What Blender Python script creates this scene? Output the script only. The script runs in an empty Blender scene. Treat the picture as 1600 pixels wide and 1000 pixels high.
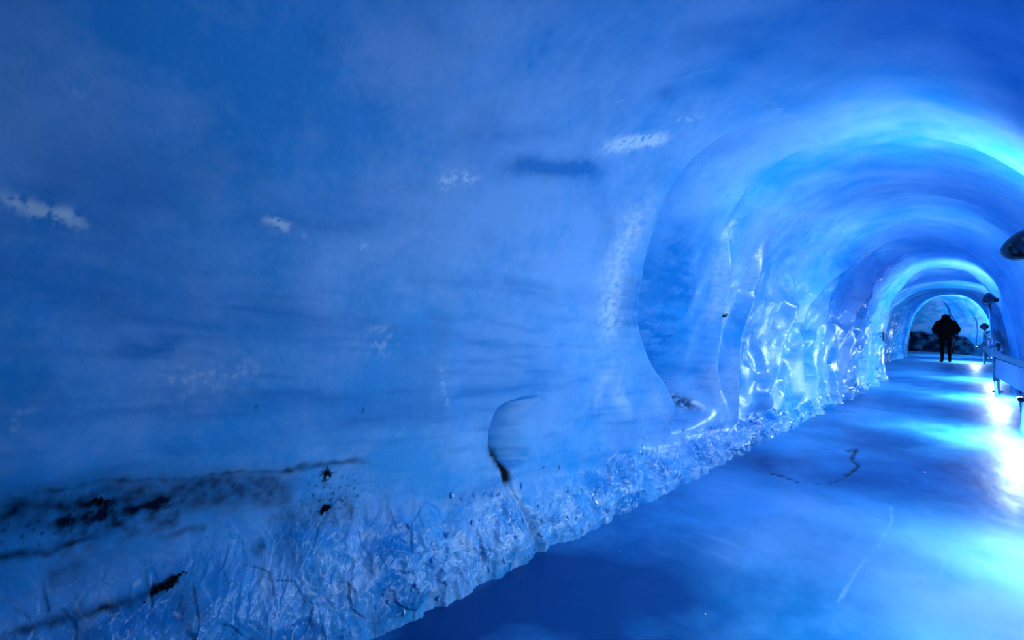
import bpy, bmesh, math, random
import numpy as np
from mathutils import Vector, Matrix

# ------------------------------------------------------------------ camera, world, exposure
sc = bpy.context.scene
COL = sc.collection
CAM_H = 1.5
YAW = math.radians(47.6)            # the tunnel runs along +Y, the camera looks left of it at the ice wall
FPX = 711.0                         # focal length in pixels of the 1600 x 1000 frame
cam_d = bpy.data.cameras.new('camera')
cam_d.sensor_width = 36.0
cam_d.lens = 36.0 * FPX / 1600.0
cam_d.clip_start = 0.02
cam = bpy.data.objects.new('camera', cam_d)
cam.location = (0, 0, CAM_H)
cam.rotation_euler = (math.pi / 2, 0, YAW)
COL.objects.link(cam)
sc.camera = cam

wd = bpy.data.worlds.new('glacier_dark')
sc.world = wd
wd.use_nodes = True
wd.node_tree.nodes['Background'].inputs[0].default_value = (0.02, 0.10, 0.35, 1)
wd.node_tree.nodes['Background'].inputs[1].default_value = 0.15

sc.view_settings.view_transform = 'Standard'
sc.view_settings.look = 'None'
sc.view_settings.gamma = 1.0
sc.view_settings.use_curve_mapping = False
sc.view_settings.exposure = 0.12
SSS = 0.0
sc.cycles.use_adaptive_sampling = True
sc.cycles.adaptive_threshold = 0.05
sc.cycles.max_bounces = 7
sc.cycles.diffuse_bounces = 3
sc.cycles.glossy_bounces = 2
sc.cycles.caustics_reflective = False
LAMP_COL = (0.66, 0.90, 1.0)
FLOOD_W = 60.0
TUBE_W = 34.0

# ------------------------------------------------------------------ small helpers
def tag(o, label=None, cat=None, group=None, kind=None):
    if label: o['label'] = label
    if cat: o['category'] = cat
    if group: o['group'] = group
    if kind: o['kind'] = kind
    return o

def empty(name, loc=(0, 0, 0), rz=0.0):
    o = bpy.data.objects.new(name, None)
    o.empty_display_size = 0.1
    o.location = loc
    o.rotation_euler = (0, 0, rz)
    COL.objects.link(o)
    return o

def obj(name, me, mat=None, parent=None):
    o = bpy.data.objects.new(name, me)
    if mat: me.materials.append(mat)
    COL.objects.link(o)
    if parent: o.parent = parent
    return o

def bm_mesh(name, bm, smooth=True):
    me = bpy.data.meshes.new(name)
    bmesh.ops.recalc_face_normals(bm, faces=bm.faces)
    bm.to_mesh(me)
    bm.free()
    if smooth:
        me.polygons.foreach_set('use_smooth', [True] * len(me.polygons))
    return me

def tube(bm, pts, r, seg=12, cap=True):
    """a round tube along pts; r a number or one per point"""
    pts = [Vector(p) for p in pts]
    n = len(pts)
    rr = [r] * n if not hasattr(r, '__len__') else list(r)
    rings = []
    up = None
    for i, p in enumerate(pts):
        a = pts[max(0, i - 1)]; b = pts[min(n - 1, i + 1)]
        t = (b - a).normalized()
        if up is None:
            up = Vector((0, 0, 1)) if abs(t.z) < .9 else Vector((1, 0, 0))
        e1 = (up - t * up.dot(t)).normalized()
        up = e1
        e2 = t.cross(e1)
        rings.append([bm.verts.new(p + (e1 * math.cos(k * 2 * math.pi / seg) + e2 * math.sin(k * 2 * math.pi / seg)) * rr[i]) for k in range(seg)])
    for i in range(n - 1):
        for k in range(seg):
            bm.faces.new((rings[i][k], rings[i][(k + 1) % seg], rings[i + 1][(k + 1) % seg], rings[i + 1][k]))
    if cap:
        bm.faces.new(rings[0][::-1]); bm.faces.new(rings[-1])

def box(bm, c, size, rot=None, bevel=0.0):
    m = Matrix.Translation(Vector(c)) @ (rot.to_4x4() if rot is not None else Matrix.Identity(4)) @ Matrix.Diagonal((size[0], size[1], size[2], 1))
    r = bmesh.ops.create_cube(bm, size=1.0, matrix=m)
    if bevel:
        es = list({e for v in r['verts'] for e in v.link_edges})
        bmesh.ops.bevel(bm, geom=es, offset=bevel, segments=2, affect='EDGES', profile=.6)

def lathe(bm, prof, seg=24, mat=None):
    """prof: (radius, z) list, around local z"""
    mat = mat or Matrix.Identity(4)
    rings = []
    for r, z in prof:
        if r < 1e-5:
            rings.append([bm.verts.new(mat @ Vector((0, 0, z)))])
        else:
            rings.append([bm.verts.new(mat @ Vector((r * math.cos(2 * math.pi * k / seg), r * math.sin(2 * math.pi * k / seg), z))) for k in range(seg)])
    for a, b in zip(rings, rings[1:]):
        for k in range(seg):
            k2 = (k + 1) % seg
            if len(a) == 1 and len(b) == 1: continue
            if len(a) == 1: bm.faces.new((a[0], b[k2], b[k]))
            elif len(b) == 1: bm.faces.new((a[k], a[k2], b[0]))
            else: bm.faces.new((a[k], a[k2], b[k2], b[k]))

# ------------------------------------------------------------------ noise (numpy)
_rng = np.random.default_rng(7)
_P = _rng.permutation(512).astype(np.int32)
_GA = _rng.uniform(0, 2 * np.pi, 512)
_GC = np.cos(_GA).astype(np.float32); _GS = np.sin(_GA).astype(np.float32)
def _h(ix, iy):
    return _P[(_P[ix & 511] + iy) & 511]
def perlin(x, y, seed=0):
    x = x + seed * 37.31; y = y + seed * 91.7
    xi = np.floor(x).astype(np.int32); yi = np.floor(y).astype(np.int32)
    fx = x - xi; fy = y - yi
    ux = fx * fx * fx * (fx * (fx * 6 - 15) + 10); uy = fy * fy * fy * (fy * (fy * 6 - 15) + 10)
    def g(a, b, dx, dy):
        k = _h(xi + a, yi + b)
        return _GC[k] * dx + _GS[k] * dy
    n0 = g(0, 0, fx, fy) * (1 - ux) + g(1, 0, fx - 1, fy) * ux
    n1 = g(0, 1, fx, fy - 1) * (1 - ux) + g(1, 1, fx - 1, fy - 1) * ux
    return (n0 * (1 - uy) + n1 * uy) * 1.5
def fbm(x, y, oct=4, seed=0, gain=.5):
    a = 1.0; t = 0; s = 0
    for i in range(oct):
        t = t + a * perlin(x * 2 ** i, y * 2 ** i, seed + i); s += a; a *= gain
    return t / s
def ridged(x, y, oct=3, seed=0):
    a = 1.0; t = 0; s = 0
    for i in range(oct):
        t = t + a * (1 - np.abs(perlin(x * 2 ** i, y * 2 ** i, seed + i)) * 1.6); s += a; a *= .5
    return t / s
def facets(x, y, seed=0):
    """flat tilted facets of a broken crystal surface"""
    x = x + seed * 13.7; y = y + seed * 5.3
    xi = np.floor(x).astype(np.int32); yi = np.floor(y).astype(np.int32)
    best = np.full(x.shape, 9.0); out = np.zeros(x.shape)
    for a in (-1, 0, 1):
        for b in (-1, 0, 1):
            h = _h(xi + a, yi + b); h2 = _P[(h + 57) & 511]; h3 = _P[(h + 191) & 511]; h4 = _P[(h + 333) & 511]; h5 = _P[(h + 401) & 511]
            dx = x - (xi + a + h / 512.0); dy = y - (yi + b + h2 / 512.0)
            d = dx * dx + dy * dy
            val = h3 / 512.0 + (h4 / 256.0 - 1) * dx * .8 + (h5 / 256.0 - 1) * dy * .8
            m = d < best
            best = np.where(m, d, best); out = np.where(m, val, out)
    return out - .5
def sm(a, b, x):
    t = np.clip((x - a) / (b - a), 0, 1)
    return t * t * (3 - 2 * t)

# ------------------------------------------------------------------ tunnel: base shape
# p = distance to the left of the camera's line, s = distance along the tunnel
_S = np.array([-9, -2, 1, 3, 5, 7, 9, 10, 12, 13.2, 14.4, 15.4, 17, 20, 23, 26, 40])
_L = np.array([2.2, 2.2, 2.16, 2.14, 2.14, 2.14, 2.14, 2.14, 2.13, 2.13, 2.13, 2.55, 2.95, 3.05, 2.95, 2.9, 2.9])
_R = np.array([-.85, -.85, -.75, -.65, -.55, -.48, -.18, -.18, -.20, -.20, .03, -.35, -.45, -.1, .3, .35, .3])
_H = np.array([2.85, 2.85, 2.8, 2.78, 2.76, 2.75, 2.75, 2.75, 2.74, 2.73, 2.70, 2.55, 2.5, 2.5, 2.5, 2.5, 2.5])
def sL(s): return np.interp(s, _S, _L)
def sR(s): return np.interp(s, _S, _R)
def sH(s): return np.interp(s, _S, _H)
NEXP = 2.45
BEND_S, BEND_R, BEND_A = 25.0, 5.0, math.radians(85)
BEND_END = BEND_S + BEND_R * BEND_A
def frame(s):
    """point on the camera's line and unit vector to the left, for array s"""
    s = np.asarray(s, float)
    a = np.clip((s - BEND_S) / BEND_R, 0, BEND_A)
    x = -BEND_R * (1 - np.cos(a)); y = np.minimum(s, BEND_S) + BEND_R * np.sin(a)
    ex = np.maximum(s - BEND_END, 0)
    x = x - np.sin(a) * ex; y = y + np.cos(a) * ex
    return x, y, -np.cos(a), -np.sin(a)

_ph = np.linspace(0, np.pi, 4001)
def _sec(phi, L, R, H):
    c = np.cos(phi); q = 2.0 / NEXP
    return (L + R) / 2 + (L - R) / 2 * np.sign(c) * np.abs(c) ** q, H * np.abs(np.sin(phi)) ** q
_pp, _pz = _sec(_ph, 2.14, -.35, 2.75)
_V = np.concatenate([[0], np.cumsum(np.hypot(np.diff(_pp), np.diff(_pz)))])
VMAX = _V[-1]
def phi_of_v(v): return np.interp(v, _V, _ph)
def v_of_phi(f): return np.interp(f, _ph, _V)

CT, ST = math.cos(YAW), math.sin(YAW)
def ray(px, py):
    u = (px - 800) / FPX; w = (500 - py) / FPX
    return Vector((CT * u - ST, ST * u + CT, w))
def on_ice(px, py):
    """(s, v) where the line of sight through a pixel of the photograph meets the bare tunnel"""
    d = ray(px, py); d = d / math.hypot(d.x, d.y)
    def F(t):
        s = d.y * t; p = -d.x * t; z = CAM_H + d.z * t
        L, R, H = float(sL(s)), float(sR(s)), float(sH(s))
        return (abs((p - (L + R) / 2) / ((L - R) / 2)) ** NEXP + max(0, z / H) ** NEXP) - 1
    t = .2
    while F(t) < 0 and t < 40: t += .05
    a, b = t - .05, t
    for _ in range(30):
        m = (a + b) / 2
        if F(m) < 0: a = m
        else: b = m
    s = d.y * a; p = -d.x * a; z = max(0, CAM_H + d.z * a)
    L, R, H = float(sL(s)), float(sR(s)), float(sH(s))
    xr = (p - (L + R) / 2) / ((L - R) / 2)
    cc = math.copysign(abs(xr) ** (NEXP / 2), xr); ss = (z / H) ** (NEXP / 2)
    return s, float(v_of_phi(math.atan2(ss, cc)))
def on_level(px, py, z=0.0):
    """world point at height z on the line of sight through a pixel of the photograph"""
    d = ray(px, py)
    t = (z - CAM_H) / d.z
    return Vector((d.x * t, d.y * t, z))

# grid of the ice surface
ss = np.linspace(-9, BEND_END + 3, 8000)
def _px(s, p):
    r = -p * CT + s * ST; f = p * ST + s * CT
    return 800 + FPX * r / np.maximum(f, .35)
w = np.gradient(_px(ss, 2.1), ss)
w = np.where(ss < -.6, 12, np.clip(w, 14, 400)) 
w = w + np.where(ss > 14, 22, 0)
cw = np.concatenate([[0], np.cumsum((w[1:] + w[:-1]) / 2 * np.diff(ss))])
NS = 1380
SG = np.interp(np.linspace(0, cw[-1], NS), cw, ss)
_vk = np.array([0, .7, 2.9, 4.6, VMAX]); _vn = [120, 260, 110, 60]
VG = np.concatenate([np.linspace(_vk[i], _vk[i + 1], _vn[i], endpoint=False) for i in range(4)] + [[VMAX]])
NV = len(VG)
S, V = np.meshgrid(SG.astype(np.float32), VG.astype(np.float32), indexing='ij')
PHI = phi_of_v(V)
bx, by, nx, ny = frame(S)
PS, PZ = _sec(PHI, sL(S), sR(S), sH(S))
X = bx + nx * PS; Y = by + ny * PS; Z = PZ
def normals(X, Y, Z):
    P = np.stack([X, Y, Z], -1)
    a = np.gradient(P, axis=0); b = np.gradient(P, axis=1)
    n = np.cross(a, b)
    n /= np.linalg.norm(n, axis=-1, keepdims=True) + 1e-12
    return n
N = normals(X, Y, Z)
# make them point into the tunnel
cx, cy, _, _ = frame(S); mid = (sL(S) + sR(S)) / 2
sg = np.sign(((cx + nx * mid - X) * N[..., 0] + (cy + ny * mid - Y) * N[..., 1] + (1.0 - Z) * N[..., 2])[NS // 3, NV // 2])
N *= sg

# ------------------------------------------------------------------ tunnel: melt forms
D = np.zeros_like(S)
left = sm(3.2, 2.2, V)                        # 1 on the left wall
low = sm(.75, .25, V)
LW = V < 4.2
def polydist(pts, warp=False):
    """signed distance (negative before the line as seen along the tunnel) and fraction along a (s, v) polyline"""
    pts = np.array(pts)
    S, V = (S_, V_) if warp else (globals()['S'], globals()['V'])
    best = np.full(S.shape, 1e9); side = np.ones(S.shape); frac = np.zeros(S.shape)
    seg = np.hypot(np.diff(pts[:, 0]), np.diff(pts[:, 1])); cl = np.concatenate([[0], np.cumsum(seg)])
    for i in range(len(pts) - 1):
        a = pts[i]; d = pts[i + 1] - a
        l2 = max(d @ d, 1e-9)
        qs = (S - a[0]); qv = (V - a[1])
        t = np.clip((qs * d[0] + qv * d[1]) / l2, 0, 1)
        ex = qs - t * d[0]; ev = qv - t * d[1]
        dd = np.hypot(ex, ev)
        m = dd < best
        best = np.where(m, dd, best)
        sd = np.sign(ex * d[1] - ev * d[0]) * (1 if True else 1)
        side = np.where(m, sd, side)
        frac = np.where(m, (cl[i] + t * seg[i]) / cl[-1], frac)
    return best, side, frac
def line_s(pts):
    """smooth s as a function of v through a bottom-to-top list of (s, v)"""
    pts = np.array(sorted(pts, key=lambda q: q[1]))
    vv = np.linspace(pts[0, 1], pts[-1, 1], 300)
    s_ = np.interp(vv, pts[:, 1], pts[:, 0])
    k = np.hanning(47); k /= k.sum()
    s_ = np.convolve(np.pad(s_, 23, 'edge'), k, 'valid')
    return vv, s_
def rib(d, A, B, wl, ws, wr):
    """profile across a melt rib: soft near flank, crisp far edge, hollow behind"""
    return np.where(d < 0, A * np.exp(-(d / wl) ** 2), (A + B) * np.exp(-(d / ws) ** 2) - B * np.exp(-(d / wr) ** 2))
def flange(pix, A, B, wl, ws, wr, fade=.12, top=None, conv=True):
    global D
    pts = [on_ice(*q) for q in pix] if conv else pix
    vv, s_ = line_s(pts)
    d = S - np.interp(V, vv, s_)
    fr = (V - vv[0]) / (vv[-1] - vv[0])
    D += rib(d, A, B, wl, ws, wr) * sm(-fade * .3, fade, fr) * sm(1 + fade * .3, 1 - (top or fade), fr)
# broad unevenness
D += .07 * fbm(S * .35, V * .5, 3, 1) + .022 * fbm(S * 1.3, V * 1.1, 3, 5)
# shallow thumb-print scallops
D += .008 * fbm(S * 3.2 + .4 * perlin(S, V, 3), V * 2.2, 2, 9)
# strata ledges
D += .003 * fbm(S * .9, V * 6, 3, 12) * left

# rings (ribs that run right over the vault), s at the crown
for s0, A, B, wl, ws, wr, ph in ((3.95, .05, .05, .35, .07, .8, 1), (6.1, .04, .06, .35, .05, .7, 2), (7.6, .02, .04, .25, .05, .5, 3), (9.2, .05, .07, .35, .05, .6, 4),
                             (11.2, .04, .06, .4, .06, .7, 5), (13.9, .08, .12, .5, .06, .7, 15), (15.0, .05, .10, .4, .05, .6, 6), (16.2, .03, .07, .3, .04, .5, 7),
                             (18.8, .09, .12, .5, .07, .8, 8), (20.8, .03, .06, .3, .04, .4, 9), (22.4, .04, .06, .3, .05, .5, 10), (24.5, .06, .08, .3, .05, .5, 11), (26, .05, .08, .3, .05, .4, 12), (27.3, .05, .08, .3, .05, .4, 13), (28.6, .05, .08, .3, .05, .4, 14)):
    wob = s0 + .25 * perlin(V * .7, V * 0 + ph * 3.3, ph) + .06 * perlin(V * 3, V * 0 + ph, ph) + (V - VMAX / 2) ** 2 * .02
    d = S - wob
    env = (.35 + .65 * sm(1.2, 2.8, V)) * (.7 + .5 * perlin(V * .9, V * 0 + 7.7 * ph, 2))
    if s0 < 8: env = env * sm(1.9, 3.2, V) * sm(VMAX - 1.6, VMAX - 2.6, V)
    f = np.where(d < 0, A * np.exp(-(d / wl) ** 2), (A + B) * np.exp(-(d / ws) ** 2) - B * np.exp(-(d / wr) ** 2))
    D += f * env

# curtain folds hanging down the left wall further in
fr_ = random.Random(5)
s_f = 8.6
while s_f < 24:
    st = fr_.uniform(.45, .8) * (1 if s_f < 15 else .8)
    hi = fr_.choice((1.5, 1.9, 2.3, 2.8, 3.4)) + fr_.uniform(-.2, .2)
    A_, B_ = fr_.uniform(.05, .10), fr_.uniform(.05, .11)
    wob = s_f + .16 * perlin(V * 1.1, V * 0 + s_f * 3.1, 21) + .05 * perlin(V * 3.2, V * 0 + s_f * 1.7, 22) + .12 * np.clip(V - 1.2, 0, 3) * .4
    D += rib(S - wob, A_, B_, st * .45, .04, st * .6) * sm(hi + .3, hi - .5, V) * (.75 + .5 * perlin(V * 1.6, V * 0 + s_f, 23))
    s_f += st
env = sm(4.4, 6.0, S) * sm(2.6, 1.5, V + .25 * perlin(S * 1.5, S * 0, 25)) * sm(30, 22, S)
# pocket scallops between the folds
pk = perlin(S * 2.0 + .3 * perlin(S * 2, V * 2, 28), V * 2.4, 27)
D -= env * .07 * sm(.12, .6, pk)
D += env * .03 * perlin(S * 4 + .5 * perlin(S * 2, V * 3, 29), V * 1.6, 30)

# the big rib and its alcove, and the ribs behind it
flange([(1048, 668), (1040, 640), (1024, 600), (1000, 565), (984, 520), (981, 470), (989, 410), (1008, 350), (1040, 295), (1080, 245), (1150, 205), (1230, 185)], .12, .36, .24, .04, .75, .10, .62)
flange([(1128, 640), (1112, 570), (1118, 520), (1128, 440), (1140, 360)], .10, .05, .16, .10, .35, .2)
flange([(1150, 650), (1143, 590), (1150, 530), (1165, 480), (1180, 420), (1200, 380)], .11, .12, .18, .04, .4, .2)
flange([(1195, 650), (1188, 610), (1208, 570), (1213, 530), (1225, 490), (1235, 450)], .13, .17, .22, .035, .5, .15)
flange([(1245, 630), (1242, 560), (1243, 500), (1262, 450), (1300, 420), (1340, 404)], .14, .20, .3, .035, .6, .1)
flange([(1330, 605), (1325, 550), (1326, 500), (1338, 465), (1370, 435)], .10, .14, .35, .05, .7, .1)
# bulge at left foot of the big rib, and a little bubble on its flank
def blob(px, py, rs, rv, a, conv=True):
    global D
    s0, v0 = on_ice(px, py) if conv else (px, py)
    D += a * np.exp(-((S - s0) / rs) ** 2 - ((V - v0) / rv) ** 2)
blob(955, 350, .08, .06, .02)
blob(985, 640, .25, .22, .06)
blob(960, 590, .10, .25, .03)
blob(1068, 628, .10, .12, -.12)
blob(1068, 585, .22, .18, .05)
blob(1180, 535, .22, .16, -.08)
# long soft vertical swelling left of the niche
flange([(712, 730), (700, 660), (700, 580), (708, 500), (725, 440)], .012, .012, .10, .10, .5, .3)
# the scooped niche: crisp on its left edge, running out flat on the right
vv, s_ = line_s([on_ice(*q) for q in ((789, 738), (780, 724), (769, 708), (763, 690), (765, 670), (773, 650), (784, 634), (800, 626), (830, 621))])
vv_n = vv
dd = S - np.interp(V, vv, s_)
inv = sm(vv[0] - .01, vv[0] + .06, V) * sm(vv[-1] + .01, vv[-1] - .04, V)
D -= .13 * sm(-.006, .012, dd) * sm(.34, -.08, dd) * inv
# drain groove from niche to floor
gp = [on_ice(*q) for q in ((782, 715), (793, 760), (808, 810), (826, 868))]
gd, gside, gfr = polydist(gp)
groove = np.exp(-(gd / (.022 + .02 * gfr)) ** 2)
D -= .03 * groove

# broken crystalline bank frozen to the foot of the left wall
hb = .40 + .10 * perlin(S * 1.1, S * 0 + 3, 31) + .05 * perlin(S * 4, S * 0 + 8, 32)
hb = hb * np.interp(S, [-2, 0, 1.5, 3, 5, 8, 12, 14.6, 15], [1.6, 1.7, 1.35, 1.15, .9, .6, .4, .3, .15])
bank = sm(1.15, .55, V / hb)
core = sm(1.0, .35, V / hb)
D += core * .10 * np.interp(S, [0, 4, 9, 15], [1.3, 1.0, .7, .3])
amp = np.interp(S, [-1, .4, 1.4, 3, 8, 15], [.35, .45, .8, 1, .8, .4])
wx = .25 * perlin(S * 3, V * 3, 41); wy = .25 * perlin(S * 3, V * 3, 42)
crys = .022 * facets(S * 8 + wx, V * 6.0 + wy, 1) + .012 * facets(S * 17 + 2 * wx, V * 13 + 2 * wy, 2) + .004 * facets(S * 36 + wx, V * 28, 3)
lumps = .075 * ridged(S * 3.0 + wx, V * 2.6 + wy, 4, 44)
D += bank * amp * (crys + lumps - .03) * (1 - .6 * groove)

# right wall: rounded swellings at its foot
rv = VMAX - V
D += sm(1.3, .2, rv) * (.12 * fbm(S * .9, rv * .8, 3, 51) + .05)

X1 = X + N[..., 0] * D; Y1 = Y + N[..., 1] * D; Z1 = Z + N[..., 2] * D
# feet go under the floor
footing = sm(.05, 0, V) + sm(.08, 0, rv)
Z1 = Z1 - .06 * footing
N1 = normals(X1, Y1, Z1) * sg
_f = -X1 * ST + Y1 * CT
_ok = _f > .3
_fs = np.where(_ok, _f, 1)
PXG = np.where(_ok, 800 + FPX * (X1 * CT + Y1 * ST) / _fs, -9e3); PYG = np.where(_ok, 500 - FPX * (Z1 - CAM_H) / _fs, -9e3)
def seen(px, py, tol=4.0):
    """(s, v) of the nearest finished ice surface along a line of sight of the photograph"""
    d2 = np.hypot(PXG - px, PYG - py)
    m = d2 < max(tol, d2.min() + 1)
    k = np.argmin(np.where(m, _fs + .02 * d2, 1e9))
    i, j = np.unravel_index(k, d2.shape)
    return float(SG[i]), float(VG[j])

S0, V0 = S, V
# ------------------------------------------------------------------ what is in the ice (clear, cloudy, dirty, frosted), with some painted light and shade
S_ = S + .05 * fbm(S * 4, V * 4, 4, 91, .65); V_ = V + .05 * fbm(S * 4, V * 4, 4, 95, .65)
def gap(px_pts, wid):
    d, _, fr = polydist([seen(*q) for q in px_pts], True)
    return d / wid, fr
def spot(px, py, rs, rv, tilt=0.0):
    s0, v0 = seen(px, py)
    a = S - s0; b = V - v0
    c, n = math.cos(tilt), math.sin(tilt)
    return np.exp(-((a * c + b * n) / rs) ** 2 - ((-a * n + b * c) / rv) ** 2)
n_str = fbm(S * .55 + .3 * perlin(S * .5, V, 60), V * 5.0 + .25 * S, 4, 61)          # strata drawn out along the tunnel
n_fine = fbm(S * 2.2, V * 17 + 1.2 * S, 3, 62)
n_cl = fbm(S * .9, V * 1.0, 5, 63)
near_ = sm(9, 4, S) * sm(3.6, 2.9, V)
n_sp = fbm(S * 22, V * 22, 3, 64) * near_
n_sp2 = fbm(S * 55, V * 55, 2, 65) * near_

wrp = .5 * fbm(S * .6, V * .6, 3, 76)
cloud_light = .22 + .38 * sm(.0, 1.7, S + .6 * n_cl) + 1.3 * n_cl + .75 * fbm(S * 4 + wrp, V * 4, 5, 66, .62) + .3 * n_sp  # the ramp along the wall paints dimmer light at the near end
for q in ((260, 590, .35, .14, .1), (430, 560, .30, .2, .5), (500, 480, .18, .25, 0), (640, 330, .3, .4, 0), (760, 480, .35, .5, 0), (880, 430, .3, .5, 0), (600, 620, .3, .25, 0), (900, 600, .3, .3, 0), (1000, 90, .4, .35, 0), (650, 60, .5, .4, 0)):
    cloud_light += .30 * spot(*q)
lay = sm(2.3, 1.3, V + .5 * n_cl)
clear = .5 * sm(.0, .6, n_str) * lay + .3 * sm(.05, .5, n_fine) * lay + .55 * sm(.0, .5, fbm(S * .8 + wrp, V * .9 - wrp, 5, 68)) + .25 * sm(.05, .5, fbm(S * 2.2 + 2 * wrp, V * 2.6 + wrp, 4, 77)) * (1 - lay)
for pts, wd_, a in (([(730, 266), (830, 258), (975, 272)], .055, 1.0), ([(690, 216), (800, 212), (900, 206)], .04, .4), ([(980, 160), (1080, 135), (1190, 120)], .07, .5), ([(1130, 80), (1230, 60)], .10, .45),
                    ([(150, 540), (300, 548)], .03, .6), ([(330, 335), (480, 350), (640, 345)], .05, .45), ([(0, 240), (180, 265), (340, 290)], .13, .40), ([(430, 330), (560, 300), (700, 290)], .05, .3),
                    ([(1000, 466), (1085, 468)], .02, .8), ([(1050, 320), (1030, 400), (1025, 480), (1040, 560), (1060, 610)], .42, 1.3), ([(1000, 400), (998, 480), (1003, 540)], .25, .9), ([(850, 722), (985, 708)], .045, .6), ([(1150, 525), (1205, 530)], .10, .6),  # the two widest strokes paint the alcove's shade
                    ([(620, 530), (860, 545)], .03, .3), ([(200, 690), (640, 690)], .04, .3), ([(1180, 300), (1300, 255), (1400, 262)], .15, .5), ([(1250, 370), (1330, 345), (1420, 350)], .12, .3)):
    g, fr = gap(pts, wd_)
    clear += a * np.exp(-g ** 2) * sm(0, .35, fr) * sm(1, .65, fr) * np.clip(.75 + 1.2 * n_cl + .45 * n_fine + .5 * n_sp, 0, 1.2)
clear += .9 * bank * sm(-.05, .35, fbm(S * 3, V * 3.5, 4, 78)) + .35 * sm(1.1, .3, V) * sm(1.2, -.2, S)

frost_glint = np.zeros_like(S)
for pts, wd_, a in (([(-10, 300), (35, 316), (70, 330), (135, 352)], .022, 1.1), ([(405, 338), (430, 350), (462, 364)], .016, 1.0), ([(470, 370), (505, 380)], .012, .6), ([(550, 388), (580, 380)], .014, .7),
                    ([(675, 292), (715, 280), (762, 266)], .024, .9), ([(925, 236), (970, 224), (1020, 220), (1060, 213)], .040, 1.5), ([(1040, 186), (1110, 186)], .03, .5), ([(1125, 365), (1150, 372)], .06, .7),
                    ([(590, 500), (600, 560)], .07, .4), ([(200, 605), (340, 590), (430, 560)], .06, .38), ([(690, 560), (700, 650)], .02, .35), ([(110, 130), (140, 145)], .02, .5), ([(0, 660), (30, 672)], .05, .4)):
    g, fr = gap(pts, wd_)
    frost_glint = np.maximum(frost_glint, a * np.exp(-g ** 2) * sm(0, .3, fr) * sm(1, .7, fr) * sm(.02, .30, n_sp * .8 + n_sp2 * .5 + .12 + .35 * (a - .7)))
# hair cracks healed white, in the vault
for pts in ([(1120, 108), (1185, 122), (1200, 160), (1240, 188), (1285, 225), (1335, 245), (1352, 275)], [(1380, 322), (1383, 345), (1380, 372)], [(600, 305), (640, 285), (680, 240)], [(840, 95), (920, 70), (1000, 55)], [(960, 160), (1050, 125), (1120, 108)]):
    g, fr = gap(pts, .005)
    frost_glint = np.maximum(frost_glint, .22 * np.exp(-g ** 2) * sm(-.3, .4, n_sp + n_cl))
for pts, wd_, a in (([(1030, 300), (985, 360), (960, 430), (952, 500), (958, 560)], .11, .7), ([(955, 600), (975, 630), (990, 660)], .06, .40), ([(930, 650), (940, 600), (955, 575)], .05, .3), ([(1135, 360), (1128, 450), (1112, 520)], .10, .42), ([(1108, 560), (1118, 600), (1130, 640)], .06, .35),  # pale glaze ice on the ribs, also painting their sheen
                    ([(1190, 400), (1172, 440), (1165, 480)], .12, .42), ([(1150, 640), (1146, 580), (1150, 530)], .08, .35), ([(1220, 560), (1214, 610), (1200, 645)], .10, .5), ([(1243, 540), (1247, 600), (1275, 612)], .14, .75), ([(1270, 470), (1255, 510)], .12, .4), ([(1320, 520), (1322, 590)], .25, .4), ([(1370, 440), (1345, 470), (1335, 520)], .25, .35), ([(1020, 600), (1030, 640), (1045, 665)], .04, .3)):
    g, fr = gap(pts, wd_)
    frost_glint = np.maximum(frost_glint, a * np.exp(-g ** 2) * sm(0, .25, fr) * sm(1, .75, fr) * np.clip(.75 + .9 * n_sp + .5 * n_sp2, .2, 1.3))
sq = 1 - np.abs(perlin(S * 13 + 1.5 * perlin(S * 6, V * 6, 98), V * 9 + 1.5 * perlin(S * 6, V * 6, 99), 97))
frost_glint += bank * sm(.955, .995, sq) * .8 * sm(-.1, .3, n_cl + .2)  # white squiggles painted as glints on the bank
frost_glint += bank * sm(.22, .55, fbm(S * 9, V * 9, 3, 67) + .12) * np.interp(S, [-1, 1, 2, 4], [.15, .2, .3, .3])

dirt = np.zeros_like(S)
def streak(pts, wid, a, rough=.5):
    global dirt
    g, fr = gap(pts, wid)
    dirt = np.maximum(dirt, a * np.exp(-g ** 2) * sm(0, .12, fr) * sm(1, .88, fr) * np.clip(1 - rough + 2 * rough * (n_sp * .6 + n_str * .6 + .35), 0, 1.2))
streak([(-60, 775), (60, 768), (200, 755), (330, 742), (430, 735), (600, 718)], .014, .8)
streak([(-60, 800), (40, 795), (150, 785), (330, 765), (480, 765)], .085, .85)
streak([(60, 838), (140, 815), (230, 795), (300, 785)], .10, 1.0, .8)
streak([(-40, 872), (40, 866), (110, 850), (160, 838)], .014, 1.1)
streak([(230, 845), (290, 832), (330, 822)], .02, .6)
streak([(400, 800), (480, 800), (560, 795)], .06, .5, .9)
streak([(-20, 1004), (60, 985), (140, 962), (200, 942), (250, 915), (285, 898)], .018, .8, .6)
streak([(230, 925), (250, 918), (280, 902)], .022, 1.6, .3)
streak([(395, 880), (405, 862), (415, 855)], .03, .7, .5)
streak([(80, 905), (110, 890), (130, 875)], .04, .5, .6)
for q, a in (((510, 745, .025, .03, 0), 1.6), ((509, 797, .03, .02, .3), 1.6), ((155, 785, .04, .022, 0), 1.6), ((567, 640, .01, .012, 0), 1.0), ((400, 638, .008, .012, 0), 1.0)):
    dirt = np.maximum(dirt, a * spot(*q) * sm(-.05, .25, n_sp + n_sp2 * .5 + .12))
spk = spot(520, 775, .16, .12) * sm(.30, .42, n_sp2) + spot(130, 800, .3, .1) * sm(.28, .42, n_sp2)
dirt = np.maximum(dirt, spk)
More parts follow.
